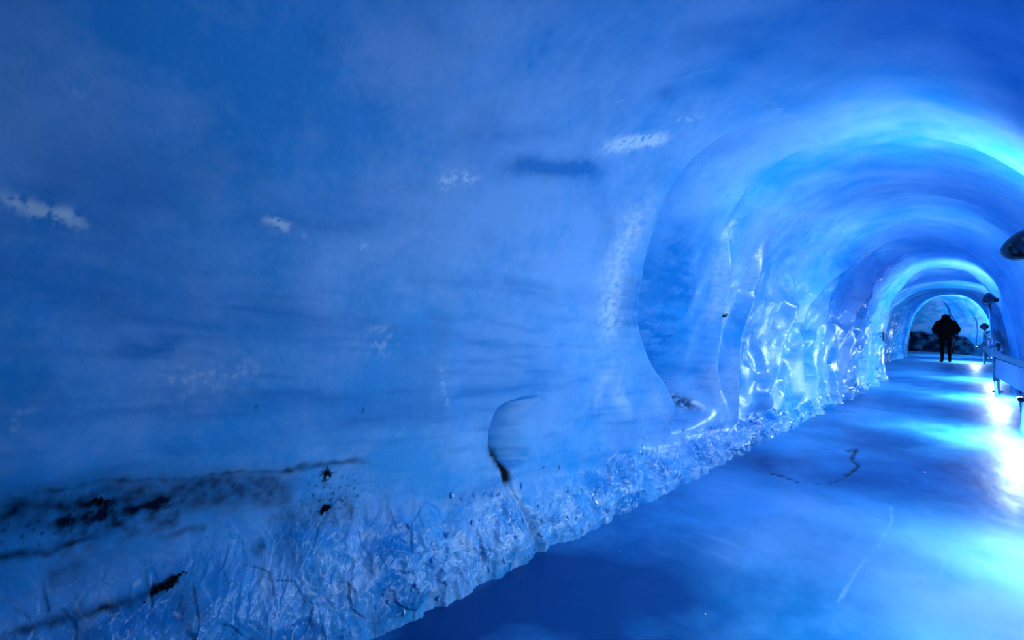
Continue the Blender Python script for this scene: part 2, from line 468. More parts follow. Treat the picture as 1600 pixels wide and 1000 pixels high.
# silt washed into the niche and down its drain
silt_g, sf = gap([(768, 700), (776, 716), (786, 738), (792, 760), (796, 766)], .030)
silt = np.exp(-silt_g ** 2) * sm(1.0, .8, sf)
dirt = np.maximum(dirt, 1.8 * silt * (.7 + .6 * n_sp))
clear += .8 * sm(-.01, .01, dd) * sm(.20, .0, dd) * inv * 1.25  # darker inside the niche's left edge, painting the shadow it casts
dirt = np.maximum(dirt, .15 * groove)
hs, hv = seen(1066, 628)
dirt = np.maximum(dirt, .95 * np.exp(-((S - hs) / .22) ** 2 - ((V - hv - .25 * (hs - S)) / .07) ** 2) * sm(-.25, .2, n_sp + .1))
# dirty low ice at the turn of the tunnel, and a shaded recess painted in
far = sm(22.5, 25.0, S)
zb = np.interp(S, [20, 22, 25, 27.6, 28.2, 29, 33], [.5, 1.1, 1.45, .35, .8, .95, .9]) + .12 * perlin(S * 1.6, V, 71)
dirt = np.maximum(dirt, sm(20, 22, S) * sm(zb + .07, zb - .07, Z1) * np.interp(S, [20, 27.5, 28.2], [.62, .7, 1.0]) * (.95 + .5 * fbm(S * 2, V * 3, 3, 73)) * sm(3.2, 3.8, V))
dirt = np.maximum(dirt, .9 * spot(1455, 536, .5, .2) * 0 + .9 * sm(24.5, 26, S) * sm(1.0, .6, Z1) * sm(3.8, 3.2, V))
cloud_light -= .35 * sm(15, 19, S)
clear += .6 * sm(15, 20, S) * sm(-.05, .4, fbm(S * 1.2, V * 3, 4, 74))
silty = np.clip(silt, 0, 1)

cloud_light = np.clip(cloud_light, 0, 1); clear = np.clip(clear, 0, 1); frost_glint = np.clip(frost_glint, 0, 1); dirt = np.clip(dirt, 0, 1)
rough_a = np.clip(bank, 0, 1)
wet = np.clip(sm(1.9, 3.6, S) * sm(4.6, 2.2, V) + .35 * bank + .25 * sm(1.2, 2.0, S) * left, 0, 1)

# ------------------------------------------------------------------ materials
def new_mat(name):
    m = bpy.data.materials.new(name)
    m.use_nodes = True
    nt = m.node_tree
    return m, nt, nt.nodes['Principled BSDF']
def attr(nt, name):
    n = nt.nodes.new('ShaderNodeAttribute'); n.attribute_name = name
    return n.outputs['Fac']
def mix(nt, fac, a, b):
    n = nt.nodes.new('ShaderNodeMix'); n.data_type = 'RGBA'
    for sock, val in ((n.inputs[0], fac), (n.inputs[6], a), (n.inputs[7], b)):
        if hasattr(val, 'links') or hasattr(val, 'is_linked'): nt.links.new(val, sock)
        elif isinstance(val, tuple): sock.default_value = (*val, 1)
        else: sock.default_value = val
    return n.outputs[2]
def math_n(nt, op, a, b=0.0, clamp=False):
    n = nt.nodes.new('ShaderNodeMath'); n.operation = op; n.use_clamp = clamp
    for sock, val in ((n.inputs[0], a), (n.inputs[1], b)):
        if hasattr(val, 'is_linked'): nt.links.new(val, sock)
        else: sock.default_value = val
    return n.outputs[0]
def noise(nt, scale, detail=4, rough=.55, vec=None, stretch=None):
    n = nt.nodes.new('ShaderNodeTexNoise')
    n.inputs['Scale'].default_value = scale; n.inputs['Detail'].default_value = detail; n.inputs['Roughness'].default_value = rough
    if stretch is not None:
        tc = nt.nodes.new('ShaderNodeTexCoord'); mp = nt.nodes.new('ShaderNodeMapping')
        mp.inputs['Scale'].default_value = stretch
        nt.links.new(tc.outputs['Object'], mp.inputs['Vector']); nt.links.new(mp.outputs['Vector'], n.inputs['Vector'])
    else:
        tc = nt.nodes.new('ShaderNodeTexCoord'); nt.links.new(tc.outputs['Object'], n.inputs['Vector'])
    return n.outputs['Fac']
def ramp(nt, fac, lo, hi):
    n = nt.nodes.new('ShaderNodeMapRange'); n.clamp = True
    n.inputs['From Min'].default_value = lo; n.inputs['From Max'].default_value = hi
    nt.links.new(fac, n.inputs['Value'])
    return n.outputs['Result']

ICE = (0.020, 0.33, 0.78)
ICE_PALE = (0.19, 0.45, 0.86)
ICE_DEEP = (0.004, 0.21, 0.60)
ICE_WHITE = (0.58, 0.76, 0.95)
DIRT = (0.001, 0.008, 0.030)
def ice_material():
    m, nt, b = new_mat('glacier_ice')
    n1 = noise(nt, 9.0, 3, .65); n3 = noise(nt, 48, 2, .6)
    c = mix(nt, math_n(nt, 'ADD', attr(nt, 'cloud_light'), math_n(nt, 'MULTIPLY', math_n(nt, 'SUBTRACT', n1, .5), .45), True), ICE, ICE_PALE)
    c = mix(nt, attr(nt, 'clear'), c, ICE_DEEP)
    c = mix(nt, attr(nt, 'frost_glint'), c, ICE_WHITE)
    c = mix(nt, attr(nt, 'dirt'), c, DIRT)
    c = mix(nt, math_n(nt, 'MULTIPLY', attr(nt, 'silt'), .55), c, (.020, .022, .006))
    nt.links.new(c, b.inputs['Base Color'])
    r = math_n(nt, 'ADD', math_n(nt, 'MULTIPLY', n1, .24), .14)
    r = math_n(nt, 'ADD', r, math_n(nt, 'MULTIPLY', math_n(nt, 'SUBTRACT', 1.0, attr(nt, 'wet')), .34))
    r = math_n(nt, 'ADD', r, math_n(nt, 'MULTIPLY', attr(nt, 'frost_glint'), .2))
    r = math_n(nt, 'SUBTRACT', r, math_n(nt, 'MULTIPLY', attr(nt, 'bank'), .14), True)
    nt.links.new(r, b.inputs['Roughness'])
    b.inputs['IOR'].default_value = 1.31
    nt.links.new(math_n(nt, 'SUBTRACT', .8, math_n(nt, 'MULTIPLY', attr(nt, 'dirt'), .75), True), b.inputs['Specular IOR Level'])
    b.inputs['Subsurface Weight'].default_value = SSS
    b.inputs['Subsurface Radius'].default_value = (.25, .6, 1.0)
    b.inputs['Subsurface Scale'].default_value = .12
    # fine relief: dimples everywhere, crumbs on the broken bank
    h = math_n(nt, 'MULTIPLY', n3, math_n(nt, 'ADD', math_n(nt, 'MULTIPLY', attr(nt, 'bank'), .004), .0010))
    h = math_n(nt, 'ADD', h, math_n(nt, 'MULTIPLY', n1, .004))
    bp = nt.nodes.new('ShaderNodeBump'); bp.inputs['Strength'].default_value = .8; bp.inputs['Distance'].default_value = 1.0
    nt.links.new(h, bp.inputs['Height']); nt.links.new(bp.outputs['Normal'], b.inputs['Normal'])
    return m
M_ICE = ice_material()

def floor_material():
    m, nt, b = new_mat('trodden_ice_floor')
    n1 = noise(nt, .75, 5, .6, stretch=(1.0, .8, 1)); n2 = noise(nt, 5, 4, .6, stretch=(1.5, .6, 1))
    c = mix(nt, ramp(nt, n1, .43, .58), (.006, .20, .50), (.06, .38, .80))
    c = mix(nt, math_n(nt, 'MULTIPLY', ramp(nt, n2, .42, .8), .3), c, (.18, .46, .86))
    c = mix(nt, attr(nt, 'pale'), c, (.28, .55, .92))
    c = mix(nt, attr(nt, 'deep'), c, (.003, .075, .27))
    c = mix(nt, attr(nt, 'dirt'), c, DIRT)
    nt.links.new(c, b.inputs['Base Color'])
    r = math_n(nt, 'ADD', math_n(nt, 'MULTIPLY', n2, .25), .27)
    nt.links.new(r, b.inputs['Roughness'])
    b.inputs['IOR'].default_value = 1.31
    b.inputs['Specular IOR Level'].default_value = .5
    h = math_n(nt, 'MULTIPLY', n2, .004)
    bp = nt.nodes.new('ShaderNodeBump'); bp.inputs['Strength'].default_value = .7; bp.inputs['Distance'].default_value = 1.0
    nt.links.new(h, bp.inputs['Height']); nt.links.new(bp.outputs['Normal'], b.inputs['Normal'])
    return m
M_FLOOR = floor_material()

def plain(name, col, rough=.5, metal=0.0, var=.15, scale=20):
    m, nt, b = new_mat(name)
    n = noise(nt, scale, 4)
    lo = tuple(max(0, c * (1 - var)) for c in col); hi = tuple(min(1, c * (1 + var)) for c in col)
    nt.links.new(mix(nt, n, lo, hi), b.inputs['Base Color'])
    b.inputs['Roughness'].default_value = rough
    b.inputs['Metallic'].default_value = metal
    return m
M_TEAL = plain('wet_galvanised_steel', (.10, .24, .34), .32, .6)
M_STEEL = plain('brushed_steel', (.45, .55, .62), .25, 1.0)
M_BLACK = plain('black_plastic', (.006, .008, .012), .45)
M_LAMPBODY = plain('dark_lamp_housing', (.03, .09, .16), .25, .3)
M_PANEL = plain('pale_plastic_panel', (.42, .52, .86), .4)
M_CLOTH = plain('black_cloth', (.002, .003, .005), .95, 0, .4, 60)
M_CLOTH.node_tree.nodes['Principled BSDF'].inputs['Specular IOR Level'].default_value = .05
M_SKIN = plain('skin', (.16, .10, .08), .6)
M_ROCK = plain('wet_black_grit', (.003, .005, .008), .7, 0, .5, 90)
M_ROCK.node_tree.nodes['Principled BSDF'].inputs['Specular IOR Level'].default_value = .1
M_CHUNK = plain('broken_ice', (.15, .42, .84), .10, 0, .25, 9)
def emit(name, col, st):
    m, nt, b = new_mat(name)
    b.inputs['Base Color'].default_value = (*col, 1)
    b.inputs['Emission Color'].default_value = (*col, 1)
    b.inputs['Emission Strength'].default_value = st
    return m
M_TUBE = emit('lit_tube', (.75, .90, 1.0), 2.5)
def glass():
    m, nt, b = new_mat('lamp_glass')
    b.inputs['Base Color'].default_value = (.05, .16, .26, 1)
    b.inputs['Roughness'].default_value = .05
    return m
M_GLASS = glass()

# ------------------------------------------------------------------ ice shell as wall_left, ceiling, wall_right
def grid_mesh(name, X, Y, Z, Nn, attrs, flip=False):
    a, b = X.shape
    co = np.stack([X, Y, Z], -1).reshape(-1, 3).astype(np.float32)
    idx = np.arange(a * b).reshape(a, b)
    q = np.stack([idx[:-1, :-1], idx[1:, :-1], idx[1:, 1:], idx[:-1, 1:]], -1).reshape(-1, 4)
    if flip: q = q[:, ::-1]
    me = bpy.data.meshes.new(name)
    me.vertices.add(len(co)); me.vertices.foreach_set('co', co.ravel())
    me.loops.add(q.size); me.loops.foreach_set('vertex_index', q.ravel().astype(np.int32))
    me.polygons.add(len(q))
    me.polygons.foreach_set('loop_start', np.arange(0, q.size, 4, dtype=np.int32))
    me.polygons.foreach_set('use_smooth', np.ones(len(q), bool))
    me.update(calc_edges=True)
    for k, arr in attrs.items():
        at = me.attributes.new(k, 'FLOAT', 'POINT')
        at.data.foreach_set('value', np.ascontiguousarray(arr).ravel().astype(np.float32))
    if Nn is not None:
        me.normals_split_custom_set_from_vertices(Nn.reshape(-1, 3).astype(np.float32))
    return me
ia = int(np.searchsorted(VG, 2.45)); ib = int(np.searchsorted(VG, VMAX - 2.05))
ATT = dict(cloud_light=cloud_light, clear=clear, frost_glint=frost_glint, dirt=dirt, silt=silty, bank=rough_a, wet=wet)
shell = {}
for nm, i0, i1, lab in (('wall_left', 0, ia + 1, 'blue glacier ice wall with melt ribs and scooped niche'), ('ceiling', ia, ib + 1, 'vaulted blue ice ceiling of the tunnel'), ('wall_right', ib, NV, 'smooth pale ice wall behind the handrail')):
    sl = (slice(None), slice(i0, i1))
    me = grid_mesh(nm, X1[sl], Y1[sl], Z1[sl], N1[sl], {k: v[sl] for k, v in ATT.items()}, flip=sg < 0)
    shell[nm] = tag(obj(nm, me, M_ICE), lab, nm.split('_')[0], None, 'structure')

# ------------------------------------------------------------------ floor
fs = np.interp(np.linspace(0, cw[-1], 900), cw, ss)
ft = np.linspace(0, 1, 340)
FS, FT = np.meshgrid(fs, ft, indexing='ij')
fx, fy, fnx, fny = frame(FS)
FP = (sR(FS) - .35) + (sL(FS) - sR(FS) + .6) * FT
FX = fx + fnx * FP; FY = fy + fny * FP
FZ = .008 * fbm(FX * .9, FY * .7, 3, 81) + .0025 * fbm(FX * 6, FY * 4, 3, 82)
pale = .22 * sm(.75, -.1, FP - sR(FS) * 0) * (FS > -20); deep = np.zeros_like(FX); fdirt = np.zeros_like(FX)  # paler along the right side, painting the white of the lit pools
def fdist(pix):
    P = [on_level(*q) for q in pix]
    best = np.full(FX.shape, 1e9); fr = np.zeros(FX.shape)
    n = len(P) - 1
    for i in range(n):
        ax, ay = P[i].x, P[i].y; dx, dy = P[i + 1].x - ax, P[i + 1].y - ay
        t = np.clip(((FX - ax) * dx + (FY - ay) * dy) / (dx * dx + dy * dy), 0, 1)
        d = np.hypot(FX - ax - t * dx, FY - ay - t * dy)
        m = d < best
        best = np.where(m, d, best); fr = np.where(m, (i + t) / n, fr)
    return best, fr
def fspot(px, py, rx, ry):
    p = on_level(px, py)
    return np.exp(-((FX - p.x) / rx) ** 2 - ((FY - p.y) / ry) ** 2)
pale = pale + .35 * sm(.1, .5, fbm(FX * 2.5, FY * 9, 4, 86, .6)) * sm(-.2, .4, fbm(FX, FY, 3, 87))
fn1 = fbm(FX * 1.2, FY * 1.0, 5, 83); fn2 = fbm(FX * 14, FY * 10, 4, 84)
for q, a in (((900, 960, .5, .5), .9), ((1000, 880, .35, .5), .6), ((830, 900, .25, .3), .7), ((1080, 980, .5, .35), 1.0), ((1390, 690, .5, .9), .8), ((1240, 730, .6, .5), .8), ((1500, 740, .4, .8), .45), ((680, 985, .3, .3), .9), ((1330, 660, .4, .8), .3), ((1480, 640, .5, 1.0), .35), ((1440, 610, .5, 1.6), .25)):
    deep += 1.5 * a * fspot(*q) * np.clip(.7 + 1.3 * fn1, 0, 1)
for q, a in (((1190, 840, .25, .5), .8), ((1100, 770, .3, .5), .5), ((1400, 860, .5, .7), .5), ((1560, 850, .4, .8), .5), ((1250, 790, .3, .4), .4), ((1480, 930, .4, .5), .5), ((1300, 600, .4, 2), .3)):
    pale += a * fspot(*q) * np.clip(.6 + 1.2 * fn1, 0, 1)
for pts in ([(1325, 705), (1338, 702), (1330, 718), (1342, 728), (1322, 745)], [(1185, 737), (1215, 742), (1245, 753)], [(1245, 753), (1290, 758), (1318, 748)]):
    d, fr = fdist(pts)
    wn = .018 if pts[0][0] == 1325 else (.013 if pts[0][0] == 1185 else .006)
    d2 = d + .02 * fn2
    fdirt = np.maximum(fdirt, 1.1 * np.exp(-(d2 / wn) ** 2) * (.45 if wn < .01 else 1))
    FZ -= .01 * np.exp(-(d2 / wn) ** 2)
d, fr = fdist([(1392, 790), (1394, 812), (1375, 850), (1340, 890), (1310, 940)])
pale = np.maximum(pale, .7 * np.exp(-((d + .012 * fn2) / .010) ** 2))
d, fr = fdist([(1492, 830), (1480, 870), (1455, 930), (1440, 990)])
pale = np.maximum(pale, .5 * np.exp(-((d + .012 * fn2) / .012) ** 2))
# grey silt at the turn
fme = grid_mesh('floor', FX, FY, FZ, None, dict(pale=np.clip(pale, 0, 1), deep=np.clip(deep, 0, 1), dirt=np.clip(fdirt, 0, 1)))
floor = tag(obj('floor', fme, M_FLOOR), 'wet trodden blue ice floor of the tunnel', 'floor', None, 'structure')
# ends of the tunnel, out of sight; near one added against world light
bm = bmesh.new()
x_, y_, nx_, ny_ = [float(v) for v in frame(np.array(BEND_END + 2.9))]
box(bm, (x_ + nx_ * 1.5, y_ + ny_ * 1.5, 1.3), (.1, 5, 3.4))
endm = bm_mesh('wall_far', bm, False)
for k in ATT:
    endm.attributes.new(k, 'FLOAT', 'POINT')
tag(obj('wall_far', endm, M_ICE), 'ice closing the tunnel beyond its turn', 'wall', None, 'structure')
bm = bmesh.new(); box(bm, (-.7, -8.9, 1.4), (5, .1, 3.6))
endm = bm_mesh('near_end_cap', bm, False)
for k in ATT:
    endm.attributes.new(k, 'FLOAT', 'POINT')
tag(obj('near_end_cap', endm, M_ICE), 'unseen ice cap added to close the near end of the tunnel', 'wall', None, 'structure')

# ------------------------------------------------------------------ broken ice pieces frozen in the bank
rnd = random.Random(11)
chunk_meshes = []
for k in range(8):
    bm = bmesh.new()
    pts = [Vector((rnd.gauss(0, 1), rnd.gauss(0, 1), rnd.gauss(0, 1))).normalized() * rnd.uniform(.75, 1.1) for _ in range(14)]
    vs = [bm.verts.new((p.x * .9, p.y * .7, p.z * 1.1)) for p in pts]
    r = bmesh.ops.convex_hull(bm, input=vs)
    bmesh.ops.delete(bm, geom=[g for g in r['geom_interior'] if isinstance(g, bmesh.types.BMVert)], context='VERTS')
    me = bm_mesh('ice_chunk', bm, False)
    me.materials.append(M_CHUNK)
    chunk_meshes.append(me)
def surf(s, v):
    i = int(np.searchsorted(SG, s)); j = int(np.searchsorted(VG, v))
    i = min(max(i, 0), NS - 1); j = min(max(j, 0), NV - 1)
    return Vector((X1[i, j], Y1[i, j], Z1[i, j])), Vector(N1[i, j])
for k in range(230):
    px = rnd.uniform(600, 1345)
    t = (px - 600) / 745
    s = (-.1 + 1.6 * t + 11.5 * t ** 2.6) 
    hbv = .42 * np.interp(s, [0, 3, 8, 14], [1.2, 1.1, .6, .3])
    v = .04 + hbv * rnd.random() ** 1.6
    if s < 1.0: continue
    p, n = surf(s, v)
    r = rnd.uniform(.008, .02) * np.interp(s, [0, 3, 10, 14], [1.0, 1.1, 1.5, 1.5])
    o = bpy.data.objects.new('ice_chunk', rnd.choice(chunk_meshes))
    COL.objects.link(o)
    o.location = p + n * r * .25
    o.scale = (r, r * rnd.uniform(.7, 1.2), r * rnd.uniform(.8, 1.9))
    o.rotation_euler = (rnd.uniform(-.6, .6), rnd.uniform(-.6, .6), rnd.uniform(0, 6.28))
    o.parent = shell['wall_left']

# ------------------------------------------------------------------ handrail with pale panel, posts
def railing(name, pts, zlow, label, panels, posts):
    root = tag(empty(name, (pts[0][0], pts[0][1], 0)), label, 'railing')
    off = -Vector(root.location)
    def put(nm, bm, mat, par=None):
        me = bm_mesh(nm, bm)
        me.transform(Matrix.Translation(off))
        return obj(nm, me, mat, par or root)
    P = [Vector(p) for p in pts]
    # softly rounded corners
    sm_pts = [P[0]]
    for i in range(1, len(P) - 1):
        a, b, c = P[i - 1], P[i], P[i + 1]
        ra = min(.12, (a - b).length * .4); rc = min(.12, (c - b).length * .4)
        pa = b + (a - b).normalized() * ra; pc = b + (c - b).normalized() * rc
        for t in (0, .25, .5, .75, 1):
            sm_pts.append(pa * (1 - t) ** 2 + b * 2 * t * (1 - t) + pc * t * t)
    sm_pts.append(P[-1])
    bm = bmesh.new(); tube(bm, sm_pts, .038, 14); put('handrail', bm, M_TEAL)
    return root, put, P

A0 = Vector((.34, 3.2, 1.0)); A1 = on_level(1604, 570, 1.0); A2 = on_level(1549, 552, 1.0); A3 = on_level(1541, 545, 1.0); A4 = on_level(1559, 536, 1.02)
root, put, P = railing('safety_railing', [A0, A1, A2, A3, A4], .3, 'wet teal steel handrail with pale panel along the right ice wall', None, None)
# panel under the rail between A1.. A2
pa = A0.lerp(A1, .55); pb = A1.lerp(A2, .82)
for q0, q1 in ((pa, A1.lerp(A2, .05)), (A1.lerp(A2, .06), pb)):
    d = (q1 - q0); L_ = d.length; ang = math.atan2(d.y, d.x)
    bm = bmesh.new()
    mid_ = (q0 + q1) / 2
    box(bm, (mid_.x, mid_.y, .815), (L_, .018, .27), Matrix.Rotation(ang, 3, 'Z'), .004)
    put('panel', bm, M_PANEL)
for q, z0 in ((pb + (A2 - A1).normalized() * .05, .62), (A0.lerp(A1, .5), 0.0), (A4, 0.0)):
    bm = bmesh.new(); tube(bm, [(q.x, q.y, z0), (q.x, q.y, 1.0)], .026, 10)
    put('post', bm, M_TEAL)
    if z0 > 0: continue
    bm = bmesh.new(); lathe(bm, [(0, .03), (.07, .03), (.08, .02), (.08, -.01), (0, -.01)], 16, Matrix.Translation((q.x, q.y, 0)))
    put('base_plate', bm, M_TEAL)
# truss plate at the corner
for k in range(4):
    q0 = A2.lerp(A4, k / 4); q1 = A2.lerp(A4, (k + 1) / 4)
    bm = bmesh.new(); tube(bm, [q0 + Vector((.06, 0, -.02 if k % 2 else -.14)), q1 + Vector((.06, 0, -.14 if k % 2 else -.02))], .014, 8)
    put('brace', bm, M_STEEL)
bm = bmesh.new(); tube(bm, [A2 + Vector((.05, .05, -.16)), A4 + Vector((0, 0, -.16))], .018, 8); put('lower_rail', bm, M_STEEL)

B0 = on_level(1556, 539, 1.0) + Vector((.02, .35, 0)); B1 = on_level(1545, 528, 1.02); B2 = on_level(1538, 520.5, 1.05); B3 = on_level(1552, 517, 1.1)
bm = bmesh.new(); tube(bm, [A4, B0, B1, B2, B3], .038, 14); put('handrail', bm, M_TEAL)
put2 = put
for a, b in ((B0, B1), (B1, B2)):
    d = b - a; m_ = (a + b) / 2
    bm = bmesh.new(); box(bm, (m_.x, m_.y, .86), (d.length * .97, .02, .20), Matrix.Rotation(math.atan2(d.y, d.x), 3, 'Z'), .004)
    put2('panel', bm, M_PANEL)
for q in (B0, B2):
    bm = bmesh.new(); tube(bm, [(q.x, q.y, 0), (q.x, q.y, 1.0)], .03, 10); put2('post', bm, M_TEAL)

# ------------------------------------------------------------------ flood lamps on posts
def flood_lamp(base, top, aim, label, power, spread=180, size=1.0, lit=True):
    root = tag(empty('flood_lamp', base), label, 'lamp', 'flood lamps on the railing')
    b0 = Vector(base)
    tp = Vector(top) - b0
    def put(nm, bm, mat, par=None, smooth=True):
        return obj(nm, bm_mesh(nm, bm, smooth), mat, par or root)
    bm = bmesh.new(); tube(bm, [(0, 0, 0), tp - Vector((0, 0, .06 if b0.z < .5 else -.05))], .024, 12); put('post', bm, M_STEEL)
    bm = bmesh.new(); lathe(bm, [(0, .05), (.045, .05), (.05, .03), (.05, -.03), (0, -.03)], 14, Matrix.Translation((0, 0, 1.0 if b0.z < .5 else 0))); put('clamp', bm, M_BLACK)
    # yoke
    aimv = Vector(aim).normalized()
    rot = aimv.to_track_quat('Z', 'Y').to_matrix().to_4x4()
    H_ = Matrix.Translation(tp) @ rot @ Matrix.Scale(size, 4)
    bm = bmesh.new()
    side = rot.to_3x3() @ Vector((1, 0, 0))
    tube(bm, [tp - Vector((0, 0, .06)), tp - Vector((0, 0, .06)) + side * .13, tp + side * .145 - Vector((0, 0, .02)), tp + side * .135], .010, 8)
    put('bracket', bm, M_BLACK)
    bm = bmesh.new()
    lathe(bm, [(0, -.10), (.045, -.10), (.055, -.085), (.075, -.05), (.115, -.01), (.128, .03), (.128, .045), (.118, .045), (.112, .03)], 28, H_)
    hd = put('head', bm, M_LAMPBODY)
    bm = bmesh.new(); lathe(bm, [(0, .036), (.06, .035), (.112, .030)], 28, H_); put('lens', bm, M_TUBE if lit else M_GLASS, hd)
    bm = bmesh.new(); box(bm, H_ @ Vector((0, 0, -.10)), (.10, .07, .05), rot.to_3x3(), .008); put('driver_box', bm, M_BLACK, hd)
    if power:
        ld = bpy.data.lights.new('flood_light', 'AREA')
        ld.shape = 'DISK'; ld.size = .2; ld.energy = power; ld.color = LAMP_COL; ld.spread = math.radians(spread)
        lo = bpy.data.objects.new('flood_light', ld); COL.objects.link(lo)
        lo.parent = root
        lo.matrix_local = Matrix.Translation(tp) @ rot @ Matrix.Translation((0, 0, .06)) @ Matrix.Rotation(math.pi, 4, 'X')
    return root
# the near one, cut by the frame; the far one; the rest are added for their light
def lamp_at(px, py, z, dz=0.0):
    return on_level(px, py, z)
n1 = on_level(1611, 383, 1.92)
f1 = on_level(1546, 468, 1.90); fb = on_level(1561, 540, 1.0)
flood_lamp((n1.x + .17, n1.y - .05, n1.z + .12), (n1.x, n1.y, n1.z), (-.50, .35, .62), 'dark flood lamp with looped bracket high beside the arched ice ceiling', FLOOD_W * .36, 180, .92)
flood_lamp((fb.x - .03, fb.y, 0), f1, (-.85, .4, .15), 'small flood lamp on a slanting steel post at the railing corner', FLOOD_W * .6, 170)
flood_lamp((.20, 6.9, 0), (.20, 6.9, 1.45), (-.93, .25, .10), 'added off-frame flood lamp on a short straight post behind the pale railing panel', FLOOD_W * .5, 160)  # added out of frame to light the ribs opposite
flood_lamp((.36, -1.3, 0), (.36, -1.3, 1.5), (-.50, .86, .06), 'added flood lamp on a straight post, unseen behind the camera', FLOOD_W * .05, 105)  # weak fill added behind the camera
flood_lamp((.10, 16.6, 0), (.08, 16.6, 1.45), (-.5, .85, .15), 'added flood lamp on a post hidden behind the far arch', FLOOD_W * 1.0, 150)  # added out of sight to brighten the far stretch
flood_lamp((-.62, 24.7, 0), (-.64, 24.7, 1.25), (-.45, .88, .2), 'added flood lamp at the end of the far handrail', FLOOD_W * 1.5, 150)  # added to brighten the wall at the turn
# ------------------------------------------------------------------ tube lights under the railing: the bright pools on the floor, plus one added for the wall
def tube_light(c, direc, label, power, ln=.6, tilt=50):
    c = Vector(c)
    root = tag(empty('tube_light', (c.x, c.y, 0)), label, 'light', 'tube lights along the foot of the right wall')
    ang = math.atan2(direc[1], direc[0])
    R_ = Matrix.Translation((0, 0, c.z)) @ Matrix.Rotation(ang, 4, 'Z')
    bm = bmesh.new(); tube(bm, [R_ @ Vector((-ln / 2, 0, 0)), R_ @ Vector((ln / 2, 0, 0))], .022, 12)
    obj('tube', bm_mesh('tube', bm), M_TUBE, root)
    for sgn in (-1, 1):
        bm = bmesh.new()
        lathe(bm, [(0, -.03), (.028, -.03), (.028, .03), (0, .03)], 14, R_ @ Matrix.Translation((sgn * (ln / 2 + .02), 0, 0)) @ Matrix.Rotation(math.pi / 2, 4, 'Y'))
        obj('end_cap', bm_mesh('end_cap', bm), M_BLACK, root)
    bm = bmesh.new(); box(bm, R_ @ Vector((0, 0, .045)), (ln, .09, .02), Matrix.Rotation(ang, 3, 'Z'), .004)
    obj('reflector', bm_mesh('reflector', bm), M_PANEL, root)
    for sgn in (-1, 1):
        bm = bmesh.new()
        tube(bm, [R_ @ Vector((sgn * ln * .4, 0, .04)), R_ @ Vector((sgn * ln * .4, 0, .24))], .006, 6)
        obj('hanger', bm_mesh('hanger', bm), M_BLACK, root)
    ld = bpy.data.lights.new('tube_glow', 'AREA'); ld.shape = 'RECTANGLE'; ld.size = ln; ld.size_y = .08; ld.energy = power; ld.color = LAMP_COL
    ld.spread = math.radians(180)
    lo = bpy.data.objects.new('tube_glow', ld); COL.objects.link(lo); lo.parent = root
    lo.matrix_local = R_ @ Matrix.Translation((0, 0, -.03)) @ Matrix.Rotation(math.radians(tilt), 4, 'X')
    return root
for (x_, y_), z, pw, lab in (((.40, 2.4), .72, 1.65, 'added off-frame tube light low on the right ice wall before the handrail begins'), ((.30, 4.2), .62, .5, 'tube light hung low before the near right ice foot'), ((.075, 8.45), .55, 1.5, 'tube light below the pale railing panel'), ((-.11, 12.6), .55, 1.5, 'tube light under the railing corner between ice swellings'),  # first tube added off frame to light the left wall
                             ((-.30, 16.4), .55, 1.2, 'tube light under the far handrail'), ((-.80, 22.8), .55, 1.2, 'tube light at the far end of the handrail')):
    tube_light((x_, y_, z), (-.03, 1), lab, TUBE_W * pw, tilt=100 if y_ < 3 else 40)

